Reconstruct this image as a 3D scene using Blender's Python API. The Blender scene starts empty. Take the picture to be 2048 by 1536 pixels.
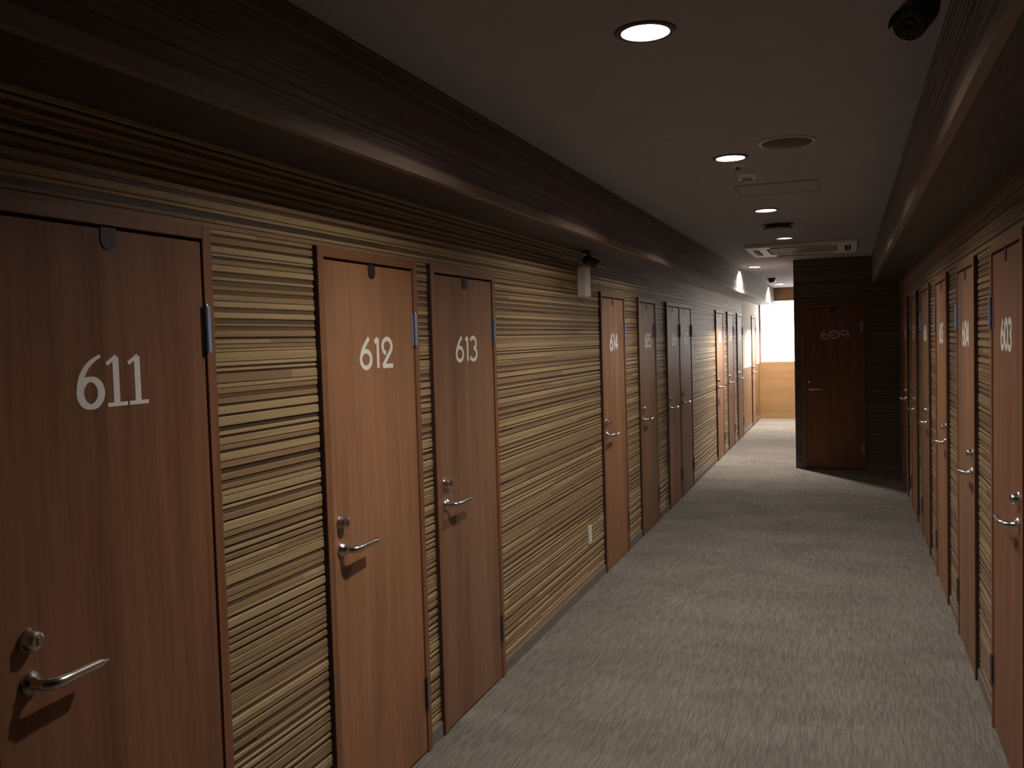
import bpy, bmesh, math, random
from mathutils import Vector, Matrix

# ------------------------------------------------------------------ camera, world, exposure
C = bpy.context.scene.collection
YAW, PITCH, ROLL, FPX, CAM_H = 0.359808, 0.047622, -0.029414, 1790.8, 1.70362
fw = Vector((-math.sin(YAW) * math.cos(PITCH), math.cos(YAW) * math.cos(PITCH), -math.sin(PITCH)))
rt0 = Vector((math.cos(YAW), math.sin(YAW), 0)); up0 = rt0.cross(fw)
rt = rt0 * math.cos(ROLL) + up0 * math.sin(ROLL)
up = up0 * math.cos(ROLL) - rt0 * math.sin(ROLL)
cd = bpy.data.cameras.new('camera'); cam = bpy.data.objects.new('camera', cd); C.objects.link(cam)
cd.sensor_width = 36; cd.lens = FPX / 2048 * 36; cd.clip_start = .02; cd.clip_end = 200
cam.matrix_world = Matrix(((rt.x, up.x, -fw.x, 0), (rt.y, up.y, -fw.y, 0), (rt.z, up.z, -fw.z, CAM_H), (0, 0, 0, 1)))
S = bpy.context.scene; S.camera = cam
w = bpy.data.worlds.new('world'); S.world = w; w.use_nodes = True
w.node_tree.nodes['Background'].inputs['Color'].default_value = (0, 0, 0, 1)
w.node_tree.nodes['Background'].inputs['Strength'].default_value = 0
S.view_settings.view_transform = 'Standard'; S.view_settings.look = 'None'
S.view_settings.gamma = 1; S.view_settings.use_curve_mapping = False
S.view_settings.exposure = 0.0
S.cycles.use_denoising = True
S.cycles.sample_clamp_indirect = 4
S.cycles.max_bounces = 8; S.cycles.diffuse_bounces = 6
LAMP = 1360.0           # radiance of the corridor bulbs
LAMP_DIM = 80.0       # the fourth corridor bulb, before the block, burns dimmer
LAMP_LOBBY = 5600.0    # radiance of the brighter lamp past the block
LAMP_BRIGHT = 9500.0   # radiance of the lamp by the far end wall
WINDOW = 4.8           # radiance of the frosted lit window in the far wall

# ------------------------------------------------------------------ dimensions (metres)
XL, XR = -1.654, 0.559            # front plane of the door frames, left and right
WL, WR = XL - .018, XR + .018     # wall faces
SL, SR = -1.366, .277             # soffit faces
ZS, ZC = 2.281, 2.614             # soffit underside, ceiling
YB, YF, YE = -2.0, 11.79, 18.62   # behind the camera, wall of room 609, far wall
XB = -.632                        # corner of the block holding room 609
XLOB, YBLK = 1.9, 13.6            # right side of the lobby, back of the block
DW, DH, JW = .735, 2.045, .036    # door frame: outer width, outer height, face width
LEFT = [('611', 1.320), ('612', 2.590), ('613', 3.456), ('614', 6.257), ('615', 7.492), ('616', 8.752), ('617', 9.490),
        ('618', 12.262), ('619', 13.49), ('620', 14.722), ('far', 17.04)]
RIGHT = [('603', 3.5), ('604', 4.755), ('605', 6.035), ('606', 7.325), ('607', 8.6), ('608', 9.88)]
X609 = -.542
LEDGE = 1.12                      # top of the wood wainscot in the lobby

# ------------------------------------------------------------------ helpers
def setp(o, label=None, cat=None, group=None, kind=None):
    for k, v in (('label', label), ('category', cat), ('group', group), ('kind', kind)):
        if v: o[k] = v
    return o

def new_bm(): return bmesh.new()

def finish(name, bm, mats, parent=None, smooth=False):
    me = bpy.data.meshes.new(name); bm.normal_update(); bm.to_mesh(me); bm.free()
    for m in (mats if isinstance(mats, (list, tuple)) else [mats]): me.materials.append(m)
    if smooth:
        for p in me.polygons: p.use_smooth = True
    return link(name, me, parent)

def link(name, me, parent=None):
    o = bpy.data.objects.new(name, me); C.objects.link(o)
    if parent: o.parent = parent
    return o

def empty(name, loc=(0, 0, 0), rz=0):
    o = bpy.data.objects.new(name, None); C.objects.link(o); o.location = loc; o.rotation_euler = (0, 0, rz)
    o.empty_display_size = .1
    return o

def dup(root, loc, rz, **props):
    r = root.copy(); C.objects.link(r); r.location = loc; r.rotation_euler = (0, 0, rz)
    for ch in list(root.children):
        c = ch.copy(); C.objects.link(c); c.parent = r
        for g in list(ch.children):
            d = g.copy(); C.objects.link(d); d.parent = c
    for k, v in props.items(): r[k] = v
    return r

def box(bm, x0, x1, y0, y1, z0, z1, mi=0, bevel=0):
    vs = [bm.verts.new((x, y, z)) for x in (x0, x1) for y in (y0, y1) for z in (z0, z1)]
    q = [(0, 1, 3, 2), (4, 6, 7, 5), (0, 4, 5, 1), (2, 3, 7, 6), (0, 2, 6, 4), (1, 5, 7, 3)]
    fs = [bm.faces.new([vs[i] for i in f]) for f in q]
    for f in fs: f.material_index = mi
    if bevel:
        es = list({e for f in fs for e in f.edges})
        r = bmesh.ops.bevel(bm, geom=es, offset=bevel, segments=2, affect='EDGES', profile=.6)
        for f in r['faces']: f.material_index = mi
    return fs

def ring_pts(c, axis, r, n, up=None):
    a = axis.normalized(); u = (up or (Vector((0, 0, 1)) if abs(a.z) < .9 else Vector((1, 0, 0))))
    u = (u - a * u.dot(a)).normalized(); v = a.cross(u)
    return [c + (u * math.cos(2 * math.pi * i / n) + v * math.sin(2 * math.pi * i / n)) * r for i in range(n)]

def lathe(bm, o, axis, prof, n=24, mi=0, cap0=True, cap1=True):
    """prof: list of (distance along axis, radius)"""
    o = Vector(o); axis = Vector(axis).normalized(); rings = []
    for d, r in prof: rings.append([bm.verts.new(p) for p in ring_pts(o + axis * d, axis, max(r, 1e-5), n)])
    fs = []
    for a, b in zip(rings, rings[1:]):
        for i in range(n): fs.append(bm.faces.new((a[i], a[(i + 1) % n], b[(i + 1) % n], b[i])))
    if cap0: fs.append(bm.faces.new(rings[0][::-1]))
    if cap1: fs.append(bm.faces.new(rings[-1]))
    for f in fs: f.material_index = mi
    return fs

def tube(bm, pts, r, n=14, mi=0):
    pts = [Vector(p) for p in pts]; rad = r if isinstance(r, list) else [r] * len(pts); rings = []
    ref = Vector((0, 0, 1))
    for i, p in enumerate(pts):
        d = (pts[min(i + 1, len(pts) - 1)] - pts[max(i - 1, 0)]).normalized()
        rings.append([bm.verts.new(q) for q in ring_pts(p, d, rad[i], n, ref if abs(d.z) < .9 else Vector((1, 0, 0)))])
    fs = []
    for a, b in zip(rings, rings[1:]):
        for i in range(n): fs.append(bm.faces.new((a[i], a[(i + 1) % n], b[(i + 1) % n], b[i])))
    fs.append(bm.faces.new(rings[0][::-1])); fs.append(bm.faces.new(rings[-1]))
    for f in fs: f.material_index = mi

# ------------------------------------------------------------------ materials
def mat(name, base, rough=.6, metal=0, spec=.5):
    m = bpy.data.materials.new(name); m.use_nodes = True; b = m.node_tree.nodes['Principled BSDF']
    b.inputs['Base Color'].default_value = (*base, 1); b.inputs['Roughness'].default_value = rough
    b.inputs['Metallic'].default_value = metal; b.inputs['Specular IOR Level'].default_value = spec
    return m

def nd(m, t, **kw):
    n = m.node_tree.nodes.new(t)
    for k, v in kw.items(): setattr(n, k, v)
    return n

def grain(m, ca, cb, scale, fine, rnd=True, mix=.45, rough=None, bump=0, coarse_detail=3):
    """two stretched noises: broad bands and fine fibres"""
    nt = m.node_tree; L = nt.links.new; b = nt.nodes['Principled BSDF']
    tc = nd(m, 'ShaderNodeTexCoord'); src = tc.outputs['Object']
    if rnd:
        oi = nd(m, 'ShaderNodeObjectInfo'); vm = nd(m, 'ShaderNodeVectorMath', operation='SCALE')
        L(oi.outputs['Location'], vm.inputs[0]); vm.inputs['Scale'].default_value = 3.7
        va = nd(m, 'ShaderNodeVectorMath', operation='ADD'); L(src, va.inputs[0]); L(vm.outputs[0], va.inputs[1]); src = va.outputs[0]
    outs = []
    for sc, det in ((scale, coarse_detail), (fine, 4)):
        mp = nd(m, 'ShaderNodeMapping'); mp.inputs['Scale'].default_value = sc; L(src, mp.inputs['Vector'])
        nz = nd(m, 'ShaderNodeTexNoise'); nz.inputs['Scale'].default_value = 1; nz.inputs['Detail'].default_value = det
        L(mp.outputs[0], nz.inputs['Vector']); outs.append(nz.outputs['Fac'])
    mx = nd(m, 'ShaderNodeMix', data_type='FLOAT'); mx.inputs[0].default_value = mix
    L(outs[0], mx.inputs[2]); L(outs[1], mx.inputs[3])
    rp = nd(m, 'ShaderNodeValToRGB'); rp.color_ramp.elements[0].position = .33; rp.color_ramp.elements[1].position = .67
    rp.color_ramp.elements[0].color = (*ca, 1); rp.color_ramp.elements[1].color = (*cb, 1)
    L(mx.outputs[0], rp.inputs[0]); L(rp.outputs[0], b.inputs['Base Color'])
    if bump:
        bp = nd(m, 'ShaderNodeBump'); bp.inputs['Strength'].default_value = bump; bp.inputs['Distance'].default_value = .002
        L(outs[1], bp.inputs['Height']); L(bp.outputs[0], b.inputs['Normal'])
    return m

M = {}
M['door'] = grain(mat('door_wood', (.3, .15, .08), .5, spec=.28), (.225, .102, .052), (.40, .205, .108), (10, 10, .6), (70, 70, 2.6), mix=.36)
M['door_red'] = grain(mat('dark_red_wood', (.3, .15, .08), .5, spec=.28), (.165, .070, .038), (.295, .140, .078), (10, 10, .6), (70, 70, 2.6), mix=.36)
M['door_grey'] = grain(mat('grey_brown_wood', (.3, .15, .08), .5, spec=.28), (.175, .088, .050), (.305, .170, .100), (10, 10, .6), (70, 70, 2.6), mix=.36)
VENEER_OR_SHADE = {'611': 'door_red', '609': 'door_red', '613': 'door_grey', '615': 'door_grey', '617': 'door_grey', '619': 'door_grey', '620': 'door_grey',
          '603': 'door_red', '604': 'door_grey', '606': 'door_grey', '608': 'door_red'}
M['frame'] = grain(mat('frame_wood', (.2, .09, .04), .5), (.185, .077, .036), (.255, .114, .053), (40, 40, 1), (150, 150, 4))
def strip(name, a, b):
    return grain(mat(name, a, .52, spec=.4), a, b, (9, 1.1, 60), (25, 5, 420), rnd=False, mix=.5)
M['edge'] = mat('jamb_side_shade', (.045, .022, .013), .6)  # shade on the frame sides, put into the colour
M['strips'] = [strip('strip_tan', (0.3147, 0.221, 0.1146), (0.483, 0.3552, 0.1958)), strip('strip_brown', (0.223, 0.1394, 0.07318), (0.3485, 0.2335, 0.1255)),
               strip('strip_dark', (0.09717, 0.06134, 0.03234), (0.1601, 0.1032, 0.05465)), strip('strip_groove', (0.05229, 0.03358, 0.01932), (0.08079, 0.05291, 0.03036))]
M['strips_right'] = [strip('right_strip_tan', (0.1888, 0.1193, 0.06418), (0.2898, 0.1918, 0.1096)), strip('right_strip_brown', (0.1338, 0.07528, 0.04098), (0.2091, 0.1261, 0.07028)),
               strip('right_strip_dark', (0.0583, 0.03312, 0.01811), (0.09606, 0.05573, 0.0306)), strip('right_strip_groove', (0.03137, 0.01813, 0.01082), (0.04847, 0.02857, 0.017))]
M['soffit'] = [strip('soffit_brown', (0.1142, 0.07706, 0.06624), (0.1795, 0.1238, 0.1067)), strip('soffit_mid', (0.09248, 0.06054, 0.05152), (0.1469, 0.09632, 0.08243)),
               strip('soffit_dark', (0.05984, 0.03963, 0.03533), (0.09792, 0.06605, 0.05741)), strip('soffit_lip', (0.1909, 0.1374, 0.1072), (0.279, 0.2044, 0.1578)),
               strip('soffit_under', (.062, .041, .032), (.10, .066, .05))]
M['blocklath'] = [strip('block_lath', (.14, .11, .10), (.22, .175, .155)), strip('block_brown', (.11, .086, .078), (.17, .135, .12)),
                  strip('block_dark', (.08, .064, .058), (.13, .102, .092)), strip('block_groove', (.05, .04, .036), (.08, .065, .058))]
M['steel'] = mat('brushed_steel', (.62, .59, .55), .24, 1)
M['darksteel'] = mat('hinge_steel', (.34, .35, .38), .38, 1)
M['glintsteel'] = mat('blue_glint_steel', (.40, .50, .82), .38, .5)  # upper hinges: bluish lamp reflection put into the base colour
M['number'] = mat('white_vinyl', (.90, .88, .84), .45)
M['numberdim'] = mat('grey_vinyl', (.62, .64, .70), .6)
M['black'] = mat('black_plastic', (.012, .012, .014), .45)
M['gap'] = mat('dark_rubber', (.02, .013, .01), .8)
M['white'] = mat('white_plastic', (.92, .91, .89), .5)
M['cream'] = mat('cream_plastic', (.66, .62, .52), .5)
M['grey'] = mat('grey_plastic', (.36, .36, .37), .5)
M['brownmetal'] = mat('brown_grille', (.075, .052, .040), .7)
M['alu'] = mat('aluminium_edge', (.62, .60, .56), .4, .6)
M['reflector'] = mat('lamp_reflector', (.85, .83, .8), .25, .8)
M['trimring'] = mat('dark_trim_ring', (.045, .040, .038), .45, .3)
M['base'] = grain(mat('baseboard_vinyl', (.2, .17, .145), .7), (.17, .145, .12), (.22, .19, .16), (3, 3, 20), (60, 60, 60), rnd=False)
M['wainscot'] = grain(mat('wainscot_wood', (.5, .3, .15), .5), (.22, .120, .050), (.30, .174, .078), (1.2, 1.2, 16), (5, 5, 130), rnd=False)
M['plaster'] = grain(mat('white_wallpaper', (.82, .78, .72), .8, spec=.2), (.78, .74, .68), (.84, .80, .74), (9, 9, 9), (90, 90, 90), rnd=False)
M['ceiling'] = grain(mat('ceiling_paper', (.5, .46, .43), .85, spec=.2), (.36, .362, .40), (.405, .407, .45), (7, 7, 7), (160, 160, 160), rnd=False)
M['led'] = mat('infrared_led', (.22, .24, .28), .3)
M['lens'] = mat('lens_glass', (.006, .006, .008), .12)

def bulb_mat(name, s, col):
    m = bpy.data.materials.new(name); m.use_nodes = True; nt = m.node_tree; nt.nodes.clear()
    e = nt.nodes.new('ShaderNodeEmission'); o = nt.nodes.new('ShaderNodeOutputMaterial')
    e.inputs['Color'].default_value = (*col, 1); e.inputs['Strength'].default_value = s
    nt.links.new(e.outputs[0], o.inputs[0]); return m
WARM = (1, .915, .815)
M['bulb'] = bulb_mat('warm_bulb', LAMP, WARM)
M['lit_glass'] = bulb_mat('lit_frosted_glass', WINDOW, (1, .95, .88))
M['bulb_dim'] = bulb_mat('dim_bulb', LAMP_DIM, WARM)
M['bulb_lobby'] = bulb_mat('lobby_bulb', LAMP_LOBBY, (1, .91, .80))
M['bulb_bright'] = bulb_mat('bright_bulb', LAMP_BRIGHT, (1, .91, .80))

def carpet():
    m = mat('woven_carpet', (.3, .26, .22), .95, spec=.1); nt = m.node_tree; L = nt.links.new; b = nt.nodes['Principled BSDF']
    tc = nd(m, 'ShaderNodeTexCoord')
    def noise(sc, det=2, dist=0):
        mp = nd(m, 'ShaderNodeMapping'); mp.inputs['Scale'].default_value = sc; L(tc.outputs['Object'], mp.inputs['Vector'])
        n = nd(m, 'ShaderNodeTexNoise'); n.inputs['Scale'].default_value = 1; n.inputs['Detail'].default_value = det
        n.inputs['Distortion'].default_value = dist
        L(mp.outputs[0], n.inputs['Vector']); return n.outputs['Fac']
    sx = nd(m, 'ShaderNodeSeparateXYZ'); L(tc.outputs['Object'], sx.inputs[0])
    def math_(op, a, v):
        n = nd(m, 'ShaderNodeMath', operation=op); L(a, n.inputs[0]); n.inputs[1].default_value = v; return n.outputs[0]
    col = math_('MULTIPLY', math_('FLOOR', math_('MULTIPLY', sx.outputs['X'], 215), 0), 7.317)
    cv = nd(m, 'ShaderNodeCombineXYZ'); L(col, cv.inputs[0]); L(math_('MULTIPLY', sx.outputs['Y'], 8), cv.inputs[1])
    dn = nd(m, 'ShaderNodeTexNoise'); dn.inputs['Scale'].default_value = 1; dn.inputs['Detail'].default_value = 1.5; L(cv.outputs[0], dn.inputs['Vector'])
    dash = dn.outputs['Fac']; blot = noise((1.5, 2.4, 1), 3, .4); fine = noise((260, 160, 1), 1)
    def ramp(f, p0, p1, c0, c1):
        r = nd(m, 'ShaderNodeValToRGB'); r.color_ramp.elements[0].position = p0; r.color_ramp.elements[1].position = p1
        r.color_ramp.elements[0].color = (*c0, 1); r.color_ramp.elements[1].color = (*c1, 1); L(f, r.inputs[0]); return r.outputs[0]
    c = ramp(dash, .38, .70, (.17, .153, .137), (.282, .256, .232))
    def mul(a, bb, fac=1):
        x = nd(m, 'ShaderNodeMix', data_type='RGBA', blend_type='MULTIPLY'); x.inputs[0].default_value = fac
        L(a, x.inputs[6]); L(bb, x.inputs[7]); return x.outputs[2]
    c = mul(c, ramp(blot, .36, .62, (.82, .82, .82), (1, 1, 1)))
    c = mul(c, ramp(fine, .3, .7, (.86, .86, .86), (1, 1, 1)))
    # seams of the half-metre carpet tiles
    br = nd(m, 'ShaderNodeTexBrick'); br.offset = 0; br.inputs['Scale'].default_value = 1
    br.inputs['Brick Width'].default_value = .5; br.inputs['Row Height'].default_value = .5
    br.inputs['Mortar Size'].default_value = .0022; br.inputs['Mortar Smooth'].default_value = .4
    br.inputs['Color1'].default_value = (1, 1, 1, 1); br.inputs['Color2'].default_value = (.95, .945, .93, 1)
    br.inputs['Mortar'].default_value = (.78, .76, .74, 1); L(tc.outputs['Object'], br.inputs['Vector'])
    c = mul(c, br.outputs['Color'])
    L(c, b.inputs['Base Color'])
    bp = nd(m, 'ShaderNodeBump'); bp.inputs['Strength'].default_value = .2; bp.inputs['Distance'].default_value = .003
    L(dash, bp.inputs['Height']); L(bp.outputs[0], b.inputs['Normal'])
    return m
M['carpet'] = carpet()

# ------------------------------------------------------------------ setting: floor, ceiling, walls
bm = new_bm(); box(bm, -1.9, XLOB + .1, YB - .1, YE + .2, -.12, 0)
setp(finish('floor', bm, M['carpet']), 'grey-brown woven carpet running down the whole corridor', 'floor', kind='structure')

CORR = [(-.555, y) for y in (2.69, 4.76, 6.89, 9.0)]
LOBBY = [(-1.168, 12.56), (-1.174, 17.26)]
HOLE = .074
bm = new_bm()
def rect(bm, x0, x1, y0, y1, z):
    bm.faces.new([bm.verts.new(p) for p in ((x0, y0, z), (x0, y1, z), (x1, y1, z), (x1, y0, z))])
cx0, cx1, cy = WL - .12, XLOB + .1, YB - .1
for hx, hy in sorted(CORR + LOBBY, key=lambda h: h[1]):
    h = .12
    rect(bm, cx0, cx1, cy, hy - h, ZC); rect(bm, cx0, hx - h, hy - h, hy + h, ZC); rect(bm, hx + h, cx1, hy - h, hy + h, ZC)
    n = 32; inn = []; out = []
    for i in range(n):
        a = 2 * math.pi * i / n + math.pi / n; c, s = math.cos(a), math.sin(a); k = h / max(abs(c), abs(s))
        inn.append(bm.verts.new((hx + HOLE * c, hy + HOLE * s, ZC))); out.append((hx + k * c, hy + k * s, ZC))
    ov = [bm.verts.new(p) for p in out]
    for i in range(n): bm.faces.new((inn[i], inn[(i + 1) % n], ov[(i + 1) % n], ov[i]))
    for sx in (-1, 1):
        for sy in (-1, 1):
            k0 = min(range(n), key=lambda i: (out[i][0] - hx - sx * h) ** 2 + (out[i][1] - hy - sy * h) ** 2)
            k1 = min((k for k in ((k0 - 1) % n, (k0 + 1) % n)), key=lambda i: (out[i][0] - hx - sx * h) ** 2 + (out[i][1] - hy - sy * h) ** 2)
            bm.faces.new((ov[k0], ov[k1], bm.verts.new((hx + sx * h, hy + sy * h, ZC))))
    cy = hy + h
rect(bm, cx0, cx1, cy, YE + .2, ZC)
bmesh.ops.remove_doubles(bm, verts=bm.verts, dist=1e-4)
setp(finish('ceiling', bm, M['ceiling']), 'flat grey papered ceiling over the corridor', 'ceiling', kind='structure')

def ribs(z0, z1, rng, sizes, depths, tones):
    out = []; z = z0; last = None; low = [i for i in range(len(sizes)) if depths[i] < .4 * max(depths)]; high = [i for i in range(len(sizes)) if i not in low]
    while z < z1 - 1e-4:
        if last in low: k = rng.choice(high)
        elif rng.random() < .62: k = rng.choice(low)
        else: k = rng.choice([i for i in high if i != last])
        last = k
        s = sizes[k] * rng.uniform(.8, 1.25); e = min(z1, z + s)
        if z1 - e < .004: e = z1
        out.append((z, e, depths[k], tones[k])); z = e
    return out

SZ = [.023, .015, .011, .0065, .012, .017]
DP = [.0055, .004, .0045, .0, .0012, .005]
TN = [0, 1, 0, 3, 2, 1]
def ribbed(bm, pt, z0, z1, intervals, rng, sizes=SZ, depths=DP, tones=TN, thick=.05, swap=.22):
    """horizontal laths: pt(u, depth, z) maps along-wall, depth out of the wall and height to the world"""
    ua, ub = intervals[0][0], intervals[-1][1]
    def quad(a, b, c, d, mi): 
        f = bm.faces.new([bm.verts.new(p) for p in (a, b, c, d)]); f.material_index = mi
    for (a, b, d0, t0) in ribs(z0, z1, rng, sizes, depths, tones):
        u = ua - rng.uniform(0, 1.2)
        while u < ub:
            e = u + rng.uniform(.45, 1.7); d, t = d0, t0
            if rng.random() < swap:
                k = rng.choice([i for i in range(len(sizes)) if (depths[i] < .4 * max(depths)) == (d0 < .4 * max(depths))]); d, t = depths[k], tones[k]
            for (i0, i1) in intervals:
                p, q = max(u, i0), min(e, i1)
                if q - p < 1e-3: continue
                P = lambda uu, dd, zz: pt(uu, dd, zz)
                c = min(.45 * d, .25 * (b - a)); a2, b2 = a + c, b - c      # sloping edges
                quad(P(p, d, a2), P(q, d, a2), P(q, d, b2), P(p, d, b2), t)
                if d > .0005:
                    quad(P(p, 0, b), P(q, 0, b), P(q, d, b2), P(p, d, b2), t); quad(P(p, 0, a), P(q, 0, a), P(q, d, a2), P(p, d, a2), t)
                    quad(P(p, 0, a), P(p, d, a2), P(p, d, b2), P(p, 0, b), t); quad(P(q, 0, a), P(q, d, a2), P(q, d, b2), P(q, 0, b), t)
            u = e
    for (i0, i1) in intervals:                     # backing
        quad(pt(i0, -.004, z0), pt(i1, -.004, z0), pt(i1, -.004, z1), pt(i0, -.004, z1), 3)
        quad(pt(i0, -thick, z0), pt(i1, -thick, z0), pt(i1, -thick, z1), pt(i0, -thick, z1), 3)
        for i in (i0, i1): quad(pt(i, 0, z0), pt(i, -thick, z0), pt(i, -thick, z1), pt(i, 0, z1), 3)

def gaps(u0, u1, doors):
    out = []; u = u0
    for d in sorted(doors):
        if d - u > .006: out.append((u, d - .0014))
        u = d + DW + .0014
    if u1 - u > .002: out.append((u, u1))
    return out

LY = [y for _, y in LEFT]; RY = [y for _, y in RIGHT]
YW = 15.62                                           # where the white upper wall of the lobby starts
rng = random.Random(7); bm = new_bm()
pl = lambda u, d, z: (WL - .0055 + d, u, z)
ribbed(bm, pl, 0, DH, gaps(YB, YW, [y for y in LY if y < YW]), rng)
ribbed(bm, pl, DH, ZC, [(YB, YW)], rng)
setp(finish('wall_left', bm, M['strips']), 'left corridor wall clad in horizontal tan and brown wooden laths', 'wall', kind='structure')
bm = new_bm()
for a, b in gaps(YW, YE + .1, [17.04]): box(bm, WL - .058, WL, a, b, 0, LEDGE, 0); box(bm, WL - .058, WL, a, b, LEDGE, DH, 1)
box(bm, WL - .058, WL, YW, YE + .1, DH, ZC, 1)
setp(finish('wall_lobby', bm, [M['wainscot'], M['plaster']]), 'lobby wall at the far left, white above pale orange wood', 'wall', kind='structure')
rng = random.Random(11); bm = new_bm()
pr = lambda u, d, z: (WR + .0055 - d, u, z)
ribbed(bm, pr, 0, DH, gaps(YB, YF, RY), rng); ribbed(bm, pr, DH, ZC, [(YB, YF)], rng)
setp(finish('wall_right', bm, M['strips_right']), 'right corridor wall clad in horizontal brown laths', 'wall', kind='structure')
rng = random.Random(5); bm = new_bm()
pf = lambda u, d, z: (u, YF + .0055 - d, z)
ribbed(bm, pf, 0, DH, [(XB, X609 - .0014), (X609 + DW + .0014, WR)], rng, swap=.1); ribbed(bm, pf, DH, ZC, [(XB, WR)], rng, swap=.1)
setp(finish('wall_front', bm, M['blocklath']), 'dark lath wall facing the corridor around door 609', 'wall', kind='structure')
rng = random.Random(6); bm = new_bm()
ribbed(bm, lambda u, d, z: (XB + .008 - d, u, z), 0, ZC, [(YF + .06, YBLK)], rng)
box(bm, XB + .06, XLOB, YBLK - .05, YBLK, 0, ZC, 1)
setp(finish('wall_return', bm, M['blocklath']), 'side of the dark block turning the corner beside door 609', 'wall', kind='structure')
# the far wall with a long frosted window, lit from behind, above the wood
WT, WX0, WX1 = 2.37, WL + .012, 1.5
bm = new_bm(); box(bm, WL - .06, XLOB, YE, YE + .12, 0, LEDGE, 0); box(bm, WL - .06, XLOB, YE, YE + .12, WT, ZC, 0)
box(bm, WL - .06, WX0, YE, YE + .12, LEDGE, WT, 0); box(bm, WX1, XLOB, YE, YE + .12, LEDGE, WT, 0)
setp(finish('wall_far', bm, M['wainscot']), 'orange wood end wall around the glowing white window', 'wall', kind='structure')
root = empty('window_1', (0, YE, LEDGE))
bm = new_bm(); box(bm, WX0, WX1, .045, .055, .02, WT - LEDGE - .02, 0); setp(finish('pane', bm, M['lit_glass'], root), 'glowing white frosted pane')
bm = new_bm()
for a in ((WX0, WX1, 0, .02), (WX0, WX1, WT - LEDGE - .02, WT - LEDGE)): box(bm, a[0], a[1], .012, .075, a[2], a[3], 0)
for x in (WX0, WX1 - .02): box(bm, x, x + .02, .012, .075, .02, WT - LEDGE - .02, 0)
finish('window_frame', bm, M['wainscot'], root)
setp(root, 'long glowing white frosted window filling the upper end wall', 'window', kind='structure')
bm = new_bm(); box(bm, XLOB, XLOB + .06, YBLK, YE + .16, 0, ZC, 0)
setp(finish('wall_side', bm, M['wainscot']), 'right wall of the lobby hidden behind the block', 'wall', kind='structure')
bm = new_bm(); box(bm, WL - .06, WR + .06, YB - .06, YB, 0, ZC, 1)
setp(finish('wall_back', bm, M['strips']), 'wall behind the viewer closing the corridor', 'wall', kind='structure')

# soffits: boxed-in wooden bulkheads along both walls under the ceiling
FS, FD, FT = [.024, .015, .010, .006, .013], [.0032, .0024, .003, .0, .0009], [0, 1, 0, 2, 1]
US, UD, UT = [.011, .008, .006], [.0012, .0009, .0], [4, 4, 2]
def soffit(name, xw, xf, sgn, y0, y1, seed, label):
    rng = random.Random(seed); bm = new_bm()
    ribbed(bm, lambda u, d, z: (xf - sgn * .0032 + sgn * d, u, z), ZS + .04, ZC, [(y0, y1)], rng, FS, FD, FT, thick=.01, swap=.12)
    box(bm, min(xf, xf - sgn * .03), max(xf, xf - sgn * .03), y0, y1, ZS, ZS + .04, 3)
    a, b = sorted((xw, xf - sgn * .03))
    ribbed(bm, lambda u, d, z: (z, u, ZS + .003 - d), a, b, [(y0, y1)], rng, US, UD, UT, thick=.01, swap=.05)
    for yy in (y0, y1):
        bm.faces.new([bm.verts.new(p) for p in ((xw, yy, ZS + .003), (xf - sgn * .008, yy, ZS + .003), (xf - sgn * .008, yy, ZC), (xw, yy, ZC))])
    setp(finish(name, bm, M['soffit']), label, 'soffit', kind='structure')
soffit('trim_1', WL, SL, 1, YB, YE + .1, 21, 'boxed wooden soffit running under the ceiling above the left doors')
soffit('trim_2', WR, SR, -1, YB, YF, 22, 'boxed wooden soffit running under the ceiling above the right doors')

def base(name, segs, pt, label):
    bm = new_bm()
    for a, b in segs:
        p, q = pt(a, 0), pt(b, .008)
        box(bm, min(p[0], q[0]), max(p[0], q[0]), min(p[1], q[1]), max(p[1], q[1]), 0, .062, 0, .002)
    setp(finish(name, bm, M['base']), label, 'baseboard', kind='structure')
base('baseboard_left', gaps(YB, YE, LY), lambda u, d: (WL + d, u), 'low grey baseboard strips between the left doors')
base('baseboard_right', gaps(YB, YF, RY), lambda u, d: (WR - d, u), 'low grey baseboard strips between the right doors')
base('baseboard_front', [(XB, X609 - .0014), (X609 + DW + .0014, WR)], lambda u, d: (u, YF - d), 'low grey baseboard strips beside door 609')

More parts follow.
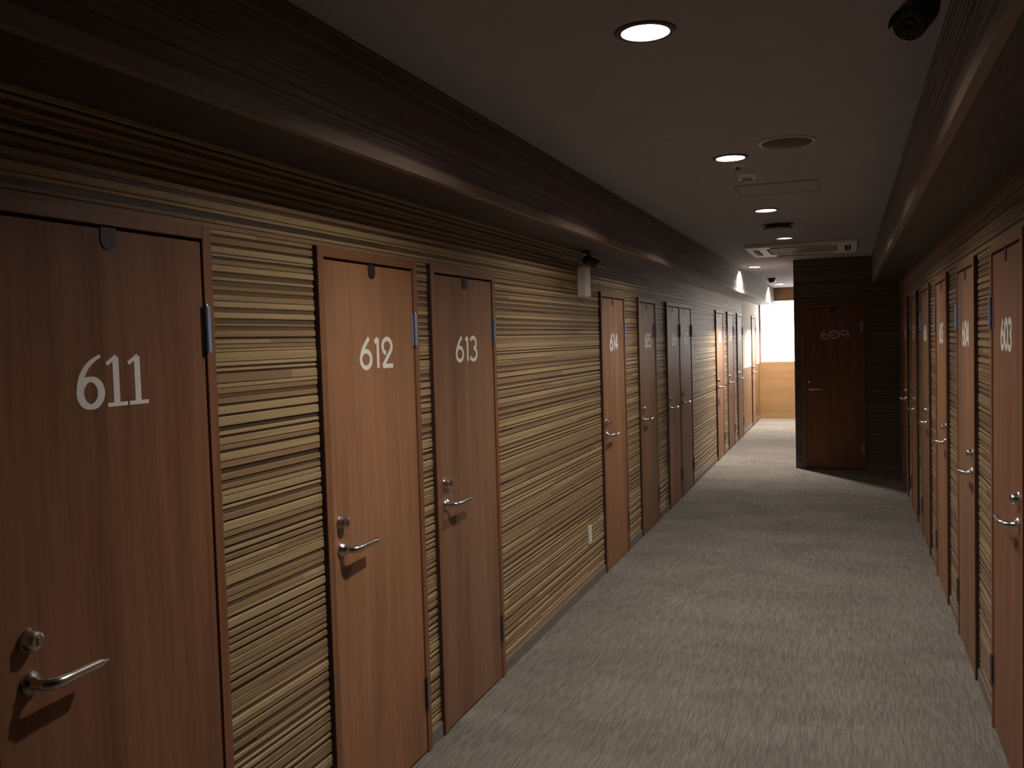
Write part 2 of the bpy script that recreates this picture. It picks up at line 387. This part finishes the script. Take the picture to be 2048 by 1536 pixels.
# ------------------------------------------------------------------ room numbers, drawn as strokes
def arc(cx, cy, rx, ry, a0, a1, n=26):
    return [(cx + rx * math.cos(math.radians(a0 + (a1 - a0) * i / n)), cy + ry * math.sin(math.radians(a0 + (a1 - a0) * i / n))) for i in range(n + 1)]
def bez(a, b, c, n=12):
    return [((1 - t) ** 2 * a[0] + 2 * t * (1 - t) * b[0] + t * t * c[0], (1 - t) ** 2 * a[1] + 2 * t * (1 - t) * b[1] + t * t * c[1]) for t in [i / n for i in range(n + 1)]]
SANS = {'0': (.6, [arc(.29, .5, .23, .46, 90, 450)]),
        '1': (.36, [[(.21, .0), (.21, .99)], [(.21, .97), (.06, .86)]]),
        '2': (.58, [arc(.28, .71, .21, .25, 255, -38) + [(.07, .05)], [(.05, .045), (.53, .045)]]),
        '3': (.56, [arc(.25, .735, .2, .225, 155, -82), arc(.24, .275, .24, .25, 82, -155)]),
        '4': (.6, [[(.40, .0), (.40, .99)], [(.40, .97), (.03, .30)], [(.03, .29), (.56, .29)]]),
        '5': (.58, [[(.50, .95), (.13, .95)], [(.13, .97), (.09, .52)], arc(.25, .32, .24, .28, 130, -150)]),
        '6': (.6, [arc(.28, .30, .22, .27, 90, 450), bez((.062, .36), (.13, .68), (.42, .99))]),
        '7': (.54, [[(.03, .95), (.5, .95)], [(.5, .95), (.16, .0)]]),
        '8': (.6, [arc(.28, .74, .19, .22, 90, 450), arc(.28, .27, .23, .25, 90, 450)]),
        '9': (.6, [arc(.28, .70, .22, .27, 90, 450), bez((.498, .64), (.44, .32), (.14, .01))])}
SERIF = {'6': (.66, [arc(.32, .29, .235, .265, 90, 450), bez((.085, .33), (.08, .80), (.56, 1.0), 18)]),
         '1': (.52, [[(.25, .02), (.25, .97)], [(.27, .985), (.03, .83)], [(.02, .03), (.50, .03)]])}
WIDE = {'6': (.98, [arc(.46, .28, .36, .25, 90, 450), bez((.10, .30), (.08, .72), (.42, 1.0))]),
        '0': (1.12, [arc(.5, .5, .48, .45, 90, 450), bez((.34, .32), (.5, .78), (.66, .68))]),
        '9': (.95, [arc(.42, .68, .36, .27, 90, 450), bez((.78, .72), (.86, .4), (.74, .0))])}
def stroke(bm, pts, hw, ox, oz, sx, sz, y):
    V = [Vector((p[0] * sx, p[1] * sz)) for p in pts]; n = len(V); closed = (V[0] - V[-1]).length < 1e-6; rows = []
    for i in range(n):
        a = V[i - 1] if i else (V[-2] if closed else V[0]); b = V[i + 1] if i < n - 1 else (V[1] if closed else V[-1])
        d = (b - a).normalized(); nn = Vector((-d.y, d.x))
        h = hw[i] if isinstance(hw, list) else hw
        c = [V[i] + nn * h, V[i] - nn * h]
        rows.append([bm.verts.new((ox + q.x, y - t, oz + q.y)) for q in c for t in (.0006, 0)])
    for a, b in zip(rows, rows[1:]):
        bm.faces.new((a[0], a[2], b[2], b[0])); bm.faces.new((a[0], b[0], b[1], a[1])); bm.faces.new((a[2], a[3], b[3], b[2]))
def number(text, y, font, height, hw, squeeze=1.0, cx=0, zc=1.675):
    bm = new_bm(); tot = sum(font[c][0] for c in text) * height * squeeze; x = cx - tot / 2
    for c in text:
        wd, st = font[c]
        for k, s in enumerate(st):
            h = hw
            if font is SERIF:
                n = len(s)
                if c == '6' and k == 0: h = [hw * (.62 + .5 * abs(math.cos(math.radians(90 + 360 * i / (n - 1))))) for i in range(n)]
                elif c == '6': h = [hw * (1.1 - .72 * i / (n - 1)) for i in range(n)]
                elif k: h = hw * .5
            stroke(bm, s, h, x, zc - height / 2, height * squeeze, height, y - .0004 * k)
        x += wd * height * squeeze
    return bm

# ------------------------------------------------------------------ doors
YFACE = .006                       # leaf face, behind the frame front (local y grows into the wall)
def build_door(s):
    """s = 1: lever at the viewer's left, hinges right; s = -1 mirrored. Local x along the wall, -y to the corridor."""
    root = empty('door')
    hw = DW / 2
    bm = new_bm()
    for k in (-1, 1):
        box(bm, min(k * hw, k * (hw - JW)), max(k * hw, k * (hw - JW)), 0, .105, 0, DH, 0, .002)
        box(bm, min(k * (hw + .0012), k * hw), max(k * (hw + .0012), k * hw), .002, .10, 0, DH - .002, 1)      # outer jamb side, its shade painted on as near-black
        a, b = k * (hw - JW), k * (hw - JW - .014)
        box(bm, min(a, b), max(a, b), .048, .105, 0, DH - JW, 0)
    box(bm, -hw + JW, hw - JW, .0005, .105, DH - JW, DH, 0, .002)
    box(bm, -hw + JW, hw - JW, .048, .105, DH - JW - .016, DH - JW, 0)
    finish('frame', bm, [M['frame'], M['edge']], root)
    bm = new_bm(); lw = hw - JW - .0035; ltop = DH - JW - .009
    box(bm, -lw, lw, YFACE, YFACE + .038, .008, ltop, 0, .0015)
    leaf = finish('leaf', bm, M['door'], root)
    # black catch plate hanging at the top edge
    bm = new_bm(); pts = [(-.024, ltop + .004), (-.024, ltop - .028)] + [(.024 * math.cos(math.radians(a)), ltop - .028 + .022 * math.sin(math.radians(a))) for a in range(180, 361, 15)] + [(.024, ltop + .004)]
    f = [bm.verts.new((x, YFACE - .003, z)) for x, z in pts]; b = [bm.verts.new((x, YFACE - .0001, z)) for x, z in pts]
    bm.faces.new(f); bm.faces.new(b[::-1])
    for i in range(len(f)): bm.faces.new((f[i], b[i], b[(i + 1) % len(f)], f[(i + 1) % len(f)]))
    setp(finish('catch_plate', bm, M['black'], root), 'black rounded catch plate at the top edge')
    # lever handle
    xh = -s * (lw - .047); zh = .998
    h = bm = new_bm()
    p = [(xh, YFACE - .002, zh), (xh, YFACE - .030, zh), (xh + s * .004, YFACE - .044, zh), (xh + s * .014, YFACE - .055, zh), (xh + s * .030, YFACE - .059, zh),
         (xh + s * .060, YFACE - .057, zh), (xh + s * .095, YFACE - .055, zh), (xh + s * .135, YFACE - .054, zh), (xh + s * .158, YFACE - .053, zh)]
    tube(bm, p, [.0125, .0125, .0128, .0132, .013, .0118, .0112, .0108, .0106], 16)
    hd = setp(finish('lever_handle', bm, M['steel'], root, True), 'brushed steel lever handle')
    bm = new_bm(); lathe(bm, (xh, YFACE, zh), (0, -1, 0), [(0, .026), (.006, .026), (.010, .0235), (.018, .0165), (.030, .0125)], 28)
    finish('rosette', bm, M['steel'], hd)
    # dead bolt cylinder with oval turn
    bm = new_bm(); zk = 1.092
    lathe(bm, (xh, YFACE, zk), (0, -1, 0), [(0, .0255), (.004, .0255), (.007, .0235), (.022, .0215), (.027, .0195), (.030, .014)], 28)
    kb = setp(finish('deadbolt', bm, M['steel'], root), 'round steel lock cylinder above the lever')
    bm = new_bm(); box(bm, xh - .0035, xh + .0035, YFACE - .032, YFACE - .0285, zk - .009, zk + .009, 0, .001)
    finish('keyway', bm, M['darksteel'], kb)
    # hinges
    xg = s * (lw + .002)
    for z0 in (1.697, .19):
        bm = new_bm()
        lathe(bm, (xg, -.0055, z0), (0, 0, 1), [(0, .0055), (.062, .0055)], 14); lathe(bm, (xg, -.0055, z0 + .066), (0, 0, 1), [(0, .0055), (.062, .0055)], 14)
        lathe(bm, (xg, -.0055, z0 - .004), (0, 0, 1), [(0, .003), (.004, .0045), (.132, .0045), (.137, .003)], 12)
        a, b = sorted((xg, xg + s * .019)); box(bm, a, b, -.0025, -.0002, z0, z0 + .128, 0)
        a, b = sorted((xg, xg - s * .010)); box(bm, a, b, YFACE - .002, YFACE - .0002, z0, z0 + .128, 0)
        setp(finish('hinge', bm, M['glintsteel' if z0 > 1 else 'darksteel'], root), 'steel hinge with a bluish reflection painted in' if z0 > 1 else 'dark steel hinge')
    return root, leaf

used = {}
def place_door(n, s, loc, rz, label, group, num=None):
    if s not in used:
        root, leaf = build_door(s); used[s] = (root, leaf); root.location = loc; root.rotation_euler = (0, 0, rz)
    else: root = dup(used[s][0], loc, rz)
    root.name = 'door_' + n
    setp(root, label, 'door', group, 'structure')
    pending.append((root, num))
    return root
pending = []
GL, GR = 'room doors along the left wall', 'room doors along the right wall'
lab = {'611': 'large dark red-brown door reading 611, lever handle in full view', '612': 'brown wooden door reading 612 between doors 611 and 613',
       '613': 'darker brown wooden door reading 613 beside the long lath wall', '614': 'brown wooden door reading 614 just past the white wall outlet',
       '615': 'grey-brown wooden door reading 615, first beyond door 614', '616': 'brown wooden door beyond 615, its frame touching the next door',
       '617': 'grey-brown wooden door last before the bare pale stretch of left wall', '618': 'first door of the three far ones past the bare left wall stretch',
       '619': 'middle door of the three far ones on the left wall', '620': 'third and farthest numbered door on the left wall',
       'far': 'pale door in the brightly lit lobby next to the far end wall',
       '603': 'brown wooden door reading 603, the one at the picture edge on the right', '604': 'brown wooden door next beyond 603 on the right wall',
       '605': 'brown wooden door second beyond 603 on the right wall', '606': 'brown wooden door third beyond 603 on the right wall',
       '607': 'brown wooden door fourth beyond 603 on the right wall', '608': 'last door of the right wall, nearest the dark corner'}
def style(n):
    if n == '611': return SERIF, .122, .0098, 1.1
    if n in ('612', '613'): return SANS, .113, .0086, 1.5
    if n in ('603', '606', '618', '620'): return SANS, .115, .0122, 1.25
    return SANS, .122, .0122, 1.3
for n, y in LEFT:
    num = None if n == 'far' else n
    place_door('621' if n == 'far' else n, 1, (XL, y + DW / 2, 0), math.pi / 2, lab[n], GL, num)
for n, y in RIGHT: place_door(n, -1, (XR, y + DW / 2, 0), -math.pi / 2, lab[n], GR, n)
place_door('609', 1, (X609 + DW / 2, YF - .018, 0), 0, 'dark door reading 609 on the wall facing down the corridor', 'room door on the end wall', '609')
for root, num in pending:
    if not num: continue
    leaf = [c for c in root.children if c.name.startswith('leaf')][0]
    if num in VENEER_OR_SHADE:                       # darker veneer on some; at the block and nearest left, shade put into colour
        leaf.material_slots[0].link = 'OBJECT'; leaf.material_slots[0].material = M[VENEER_OR_SHADE[num]]
    if num == '609': bmn = number(num, YFACE - .0002, WIDE, .105, .0075, 1.06, .025, 1.672)
    else:
        f, h, sw, sq = style(num); bmn = number(num, YFACE - .0002, f, h, sw, sq, {'611': -.004, '612': .022}.get(num, .006), 1.675 if num != '611' else 1.637)
    setp(finish('room_number', bmn, M['numberdim'] if num == '609' else M['number'], leaf), 'white vinyl number ' + num)

# ------------------------------------------------------------------ downlights
def downlight(bulb):
    root = empty('ceiling_downlight')
    bm = new_bm()
    lathe(bm, (0, 0, 0), (0, 0, -1), [(-.002, HOLE - .003), (-.002, .092), (.003, .092), (.006, .086), (.006, HOLE - .002), (-.002, HOLE - .003)], 40, cap0=False, cap1=False)
    setp(finish('trim_ring', bm, M['trimring'], root), 'dark trim ring')
    bm = new_bm(); lathe(bm, (0, 0, 0), (0, 0, 1), [(0, HOLE - .002), (.03, HOLE - .004), (.086, .056), (.098, .03)], 36, cap0=False)
    setp(finish('reflector', bm, M['reflector'], root, True), 'shiny bowl reflector')
    bm = new_bm(); lathe(bm, (0, 0, .0205), (0, 0, 1), [(0, .012), (.004, .030), (.012, .042), (.024, .047), (.036, .042), (.048, .028)], 28)
    setp(finish('bulb', bm, bulb, root, True), 'glowing bulb')
    return root
g = 'round downlights in the ceiling'
for (x, y), mb, l in zip(CORR + LOBBY, ('bulb', 'bulb', 'bulb', 'bulb_dim', 'bulb_lobby', 'bulb_bright'),
        ('largest glowing round downlight, first in the ceiling row', 'glowing downlight beside the round brown ceiling disc',
         'glowing downlight between access hatch and dark round vent', 'glowing downlight just before the ceiling air conditioner',
         'warm downlight past the air conditioner, close to the left soffit', 'small warm downlight farthest away before the end wall')):
    o = downlight(M[mb]); o.location = (x, y, ZC); setp(o, l, 'ceiling light', g)

# ------------------------------------------------------------------ things on the ceiling
bm = new_bm(); root = empty('ceiling_vent', (-.262, 4.50, ZC))
lathe(bm, (0, 0, 0), (0, 0, -1), [(0, .115), (.010, .115), (.013, .05), (.014, .0)], 44, cap0=False)
setp(finish('disc', bm, M['brownmetal'], root), 'brown round disc')
bm = new_bm(); lathe(bm, (0, 0, 0), (0, 0, -1), [(0, .116), (.0, .132), (.006, .131), (.008, .116)], 44, cap0=False, cap1=False)
setp(finish('rim', bm, M['cream'], root), 'thin pale rim')
setp(root, 'wide round brown disc in the ceiling beside the second downlight', 'vent')
bm = new_bm(); root = empty('round_diffuser', (-.54, 7.86, ZC))
lathe(bm, (0, 0, 0), (0, 0, -1), [(0, .10), (.02, .10), (.026, .118), (.034, .118), (.038, .10), (.038, .0)], 40, cap0=False)
finish('plate', bm, M['brownmetal'], root)
bm = new_bm(); lathe(bm, (0, 0, 0), (0, 0, -1), [(0, .135), (.004, .135), (.006, .10)], 40, cap0=False, cap1=False)
finish('collar', bm, M['brownmetal'], root)
setp(root, 'dark round air diffuser between the third and fourth downlights', 'vent')
root = empty('smoke_detector', (-.525, 5.28, ZC))
bm = new_bm(); lathe(bm, (0, 0, 0), (0, 0, -1), [(0, .055), (.014, .055), (.020, .050), (.030, .047)], 36, cap0=False)
finish('body', bm, M['white'], root)
bm = new_bm(); lathe(bm, (0, 0, -.030), (0, 0, -1), [(0, .032), (.010, .031), (.018, .022), (.020, 0)], 28, cap0=False)
setp(finish('sensor_cage', bm, M['grey'], root), 'grey sensing cage')
setp(root, 'small white smoke detector just behind the second downlight', 'smoke detector')
root = empty('sprinkler', (-.545, 4.985, ZC))
bm = new_bm(); lathe(bm, (0, 0, 0), (0, 0, -1), [(0, .042), (.004, .041), (.010, .022), (.012, .012)], 28, cap0=False)
finish('escutcheon', bm, M['cream'], root)
bm = new_bm(); lathe(bm, (0, 0, -.012), (0, 0, -1), [(0, .008), (.012, .007), (.013, .016), (.016, .016)], 20, cap0=False)
setp(finish('nozzle', bm, M['brownmetal'], root), 'brown nozzle')
setp(root, 'tiny ceiling sprinkler between second downlight and smoke detector', 'sprinkler')
root = empty('access_hatch', (-.405, 5.90, ZC))
bm = new_bm(); box(bm, -.235, .235, -.205, .205, -.004, 0, 0)
finish('lid', bm, M['ceiling'], root)
bm = new_bm()
for a in ((-.250, -.240, -.222, .222), (.240, .250, -.222, .222), (-.240, .240, -.222, -.212), (-.240, .240, .212, .222)):
    box(bm, a[0], a[1], a[2], a[3], -.006, 0, 0)
setp(finish('rim', bm, M['ceiling'], root), 'thin raised rim')
setp(root, 'square flush access hatch in the ceiling behind the smoke detector', 'hatch')

root = empty('air_conditioner', (-.445, 10.12, ZC))
W2, D2 = .545, .60; bm = new_bm()
box(bm, -W2, W2, -D2, -D2 + .22, -.032, 0, 0, .008); box(bm, -W2, W2, D2 - .22, D2, -.032, 0, 0, .008)
box(bm, -W2, -W2 + .20, -D2 + .22, D2 - .22, -.032, 0, 0, .004); box(bm, W2 - .20, W2, -D2 + .22, D2 - .22, -.032, 0, 0, .004)
finish('panel', bm, M['white'], root)
bm = new_bm(); box(bm, -W2 + .2, W2 - .2, -D2 + .22, D2 - .22, -.012, -.002, 0)
for i in range(15):
    y = -D2 + .25 + i * (2 * D2 - .5) / 14; box(bm, -W2 + .21, W2 - .21, y - .006, y + .006, -.026, -.012, 1)
setp(finish('intake_grille', bm, [M['gap'], M['cream']], root), 'dark intake grille')
for a in ((-.30, .30, -D2 + .07, -D2 + .13), (-.30, .30, D2 - .13, D2 - .07), (-W2 + .06, -W2 + .12, -.32, .32), (W2 - .12, W2 - .06, -.32, .32)):
    bm = new_bm(); box(bm, a[0], a[1], a[2], a[3], -.0335, -.0322, 0)
    lx = (a[1] - a[0]) > .2
    if lx: box(bm, a[0] + .004, a[1] - .004, a[2] + .03, a[2] + .036, -.046, -.0336, 1)
    else: box(bm, a[0] + .03, a[0] + .036, a[2] + .004, a[3] - .004, -.046, -.0336, 1)
    setp(finish('louver', bm, [M['gap'], M['white']], root), 'dark outlet slot with a white flap')
setp(root, 'white four-way cassette air conditioner flush in the ceiling before the block', 'air conditioner')

root = empty('dome_camera', (-1.16, 15.35, ZC))
bm = new_bm(); lathe(bm, (0, 0, 0), (0, 0, -1), [(0, .07), (.02, .07), (.025, .055)], 28, cap0=False)
finish('mount', bm, M['black'], root)
bm = new_bm(); lathe(bm, (0, 0, -.025), (0, 0, -1), [(0, .055), (.02, .052), (.042, .036), (.052, .014), (.054, 0)], 28, cap0=False)
finish('dome', bm, M['lens'], root, True)
setp(root, 'small dark dome on the ceiling between the two far warm downlights', 'security camera', 'black security cameras')

# ------------------------------------------------------------------ bullet cameras
def bullet(name, front, axis, anchor, label, length=.135, r=.040):
    """front: centre of the lens face; axis: viewing direction; anchor: where the bracket meets the surface"""
    front, axis, anchor = Vector(front), Vector(axis).normalized(), Vector(anchor)
    root = empty(name, anchor); o = -anchor
    f = front + o; back = f - axis * length
    bm = new_bm(); lathe(bm, back, axis, [(-.012, r * .55), (0, r * .92), (.01, r), (length - .004, r), (length, r * .94)], 32)
    finish('body', bm, M['black'], root, False)
    # sun visor, a half shell over the body
    bm = new_bm(); upv = (Vector((0, 0, 1)) - axis * axis.z).normalized(); sd = axis.cross(upv); rows = []
    for d in (.02, length + .012):
        for rr in (r + .004, r + .0065):
            rows.append([bm.verts.new(back + axis * d + (upv * math.cos(math.radians(t)) + sd * math.sin(math.radians(t))) * rr) for t in range(-84, 85, 12)])
    n = len(rows[0])
    for a, b in ((0, 2), (1, 3), (0, 1), (2, 3)):
        for i in range(n - 1): bm.faces.new((rows[a][i], rows[a][i + 1], rows[b][i + 1], rows[b][i]))
    for i in (0, n - 1): bm.faces.new((rows[0][i], rows[1][i], rows[3][i], rows[2][i]))
    finish('visor', bm, M['black'], root)
    bm = new_bm(); lathe(bm, f, axis, [(0, r * .40), (.003, r * .40), (.004, r * .3), (.001, .0)], 24)
    setp(finish('lens', bm, M['lens'], root), 'glossy black lens')
    bm = new_bm()
    for q, k in ((.56, 16), (.76, 22)):
        for p in ring_pts(f, axis, r * q, k): lathe(bm, p, axis, [(0, .0026), (.0016, .0024), (.0026, .0012)], 8, cap0=False)
    setp(finish('led_ring', bm, M['led'], root), 'ring of small grey infrared diodes')
    mid = back + axis * (length * .35)
    top = mid + upv * r
    bm = new_bm(); tube(bm, [top - upv * .004, top + upv * .012, (top + upv * .012) * .45, Vector((0, 0, -.012))], .010, 14)
    lathe(bm, (0, 0, 0), (0, 0, -1), [(0, .032), (.010, .032), (.014, .024)], 24, cap0=False)
    finish('bracket', bm, M['black'], root)
    setp(root, label, 'security camera', 'black security cameras')
bullet('security_camera', (.148, 2.42, 2.443), (-.30, -.80, -.52), (.205, 2.56, ZC), 'black bullet camera with a ring of diodes, under the ceiling by the right soffit')
bullet('security_camera', (-1.575, 5.815, 2.205), (.30, .93, -.16), (-1.60, 5.72, ZS + .001), 'black bullet camera above the white box under the left soffit', .11, .028)

# ------------------------------------------------------------------ things on the left wall
root = empty('wall_box', (WL, 5.79, 1.985))
bm = new_bm(); box(bm, -.002, .058, -.062, .062, 0, .205, 0, .008)
finish('cover', bm, M['white'], root)
bm = new_bm(); box(bm, .0575, .0592, -.035, .035, .012, .016, 0)
finish('seam', bm, M['grey'], root)
setp(root, 'white upright plastic box on the left wall under the black camera', 'box', kind='thing')
root = empty('wall_outlet', (WL, 5.865, .365))
bm = new_bm(); box(bm, -.002, .009, -.036, .036, -.061, .061, 0, .002)
finish('cover_plate', bm, M['cream'], root)
for z in (-.025, .025):
    bm = new_bm(); box(bm, .0085, .0100, -.011, .011, z - .016, z + .016, 0)
    for yy in (-.005, .005): box(bm, .0098, .0104, yy - .001, yy + .001, z - .005, z + .005, 1)
    finish('socket', bm, [M['white'], M['gap']], root)
setp(root, 'small white outlet plate low on the left wall before door 614', 'outlet', kind='thing')
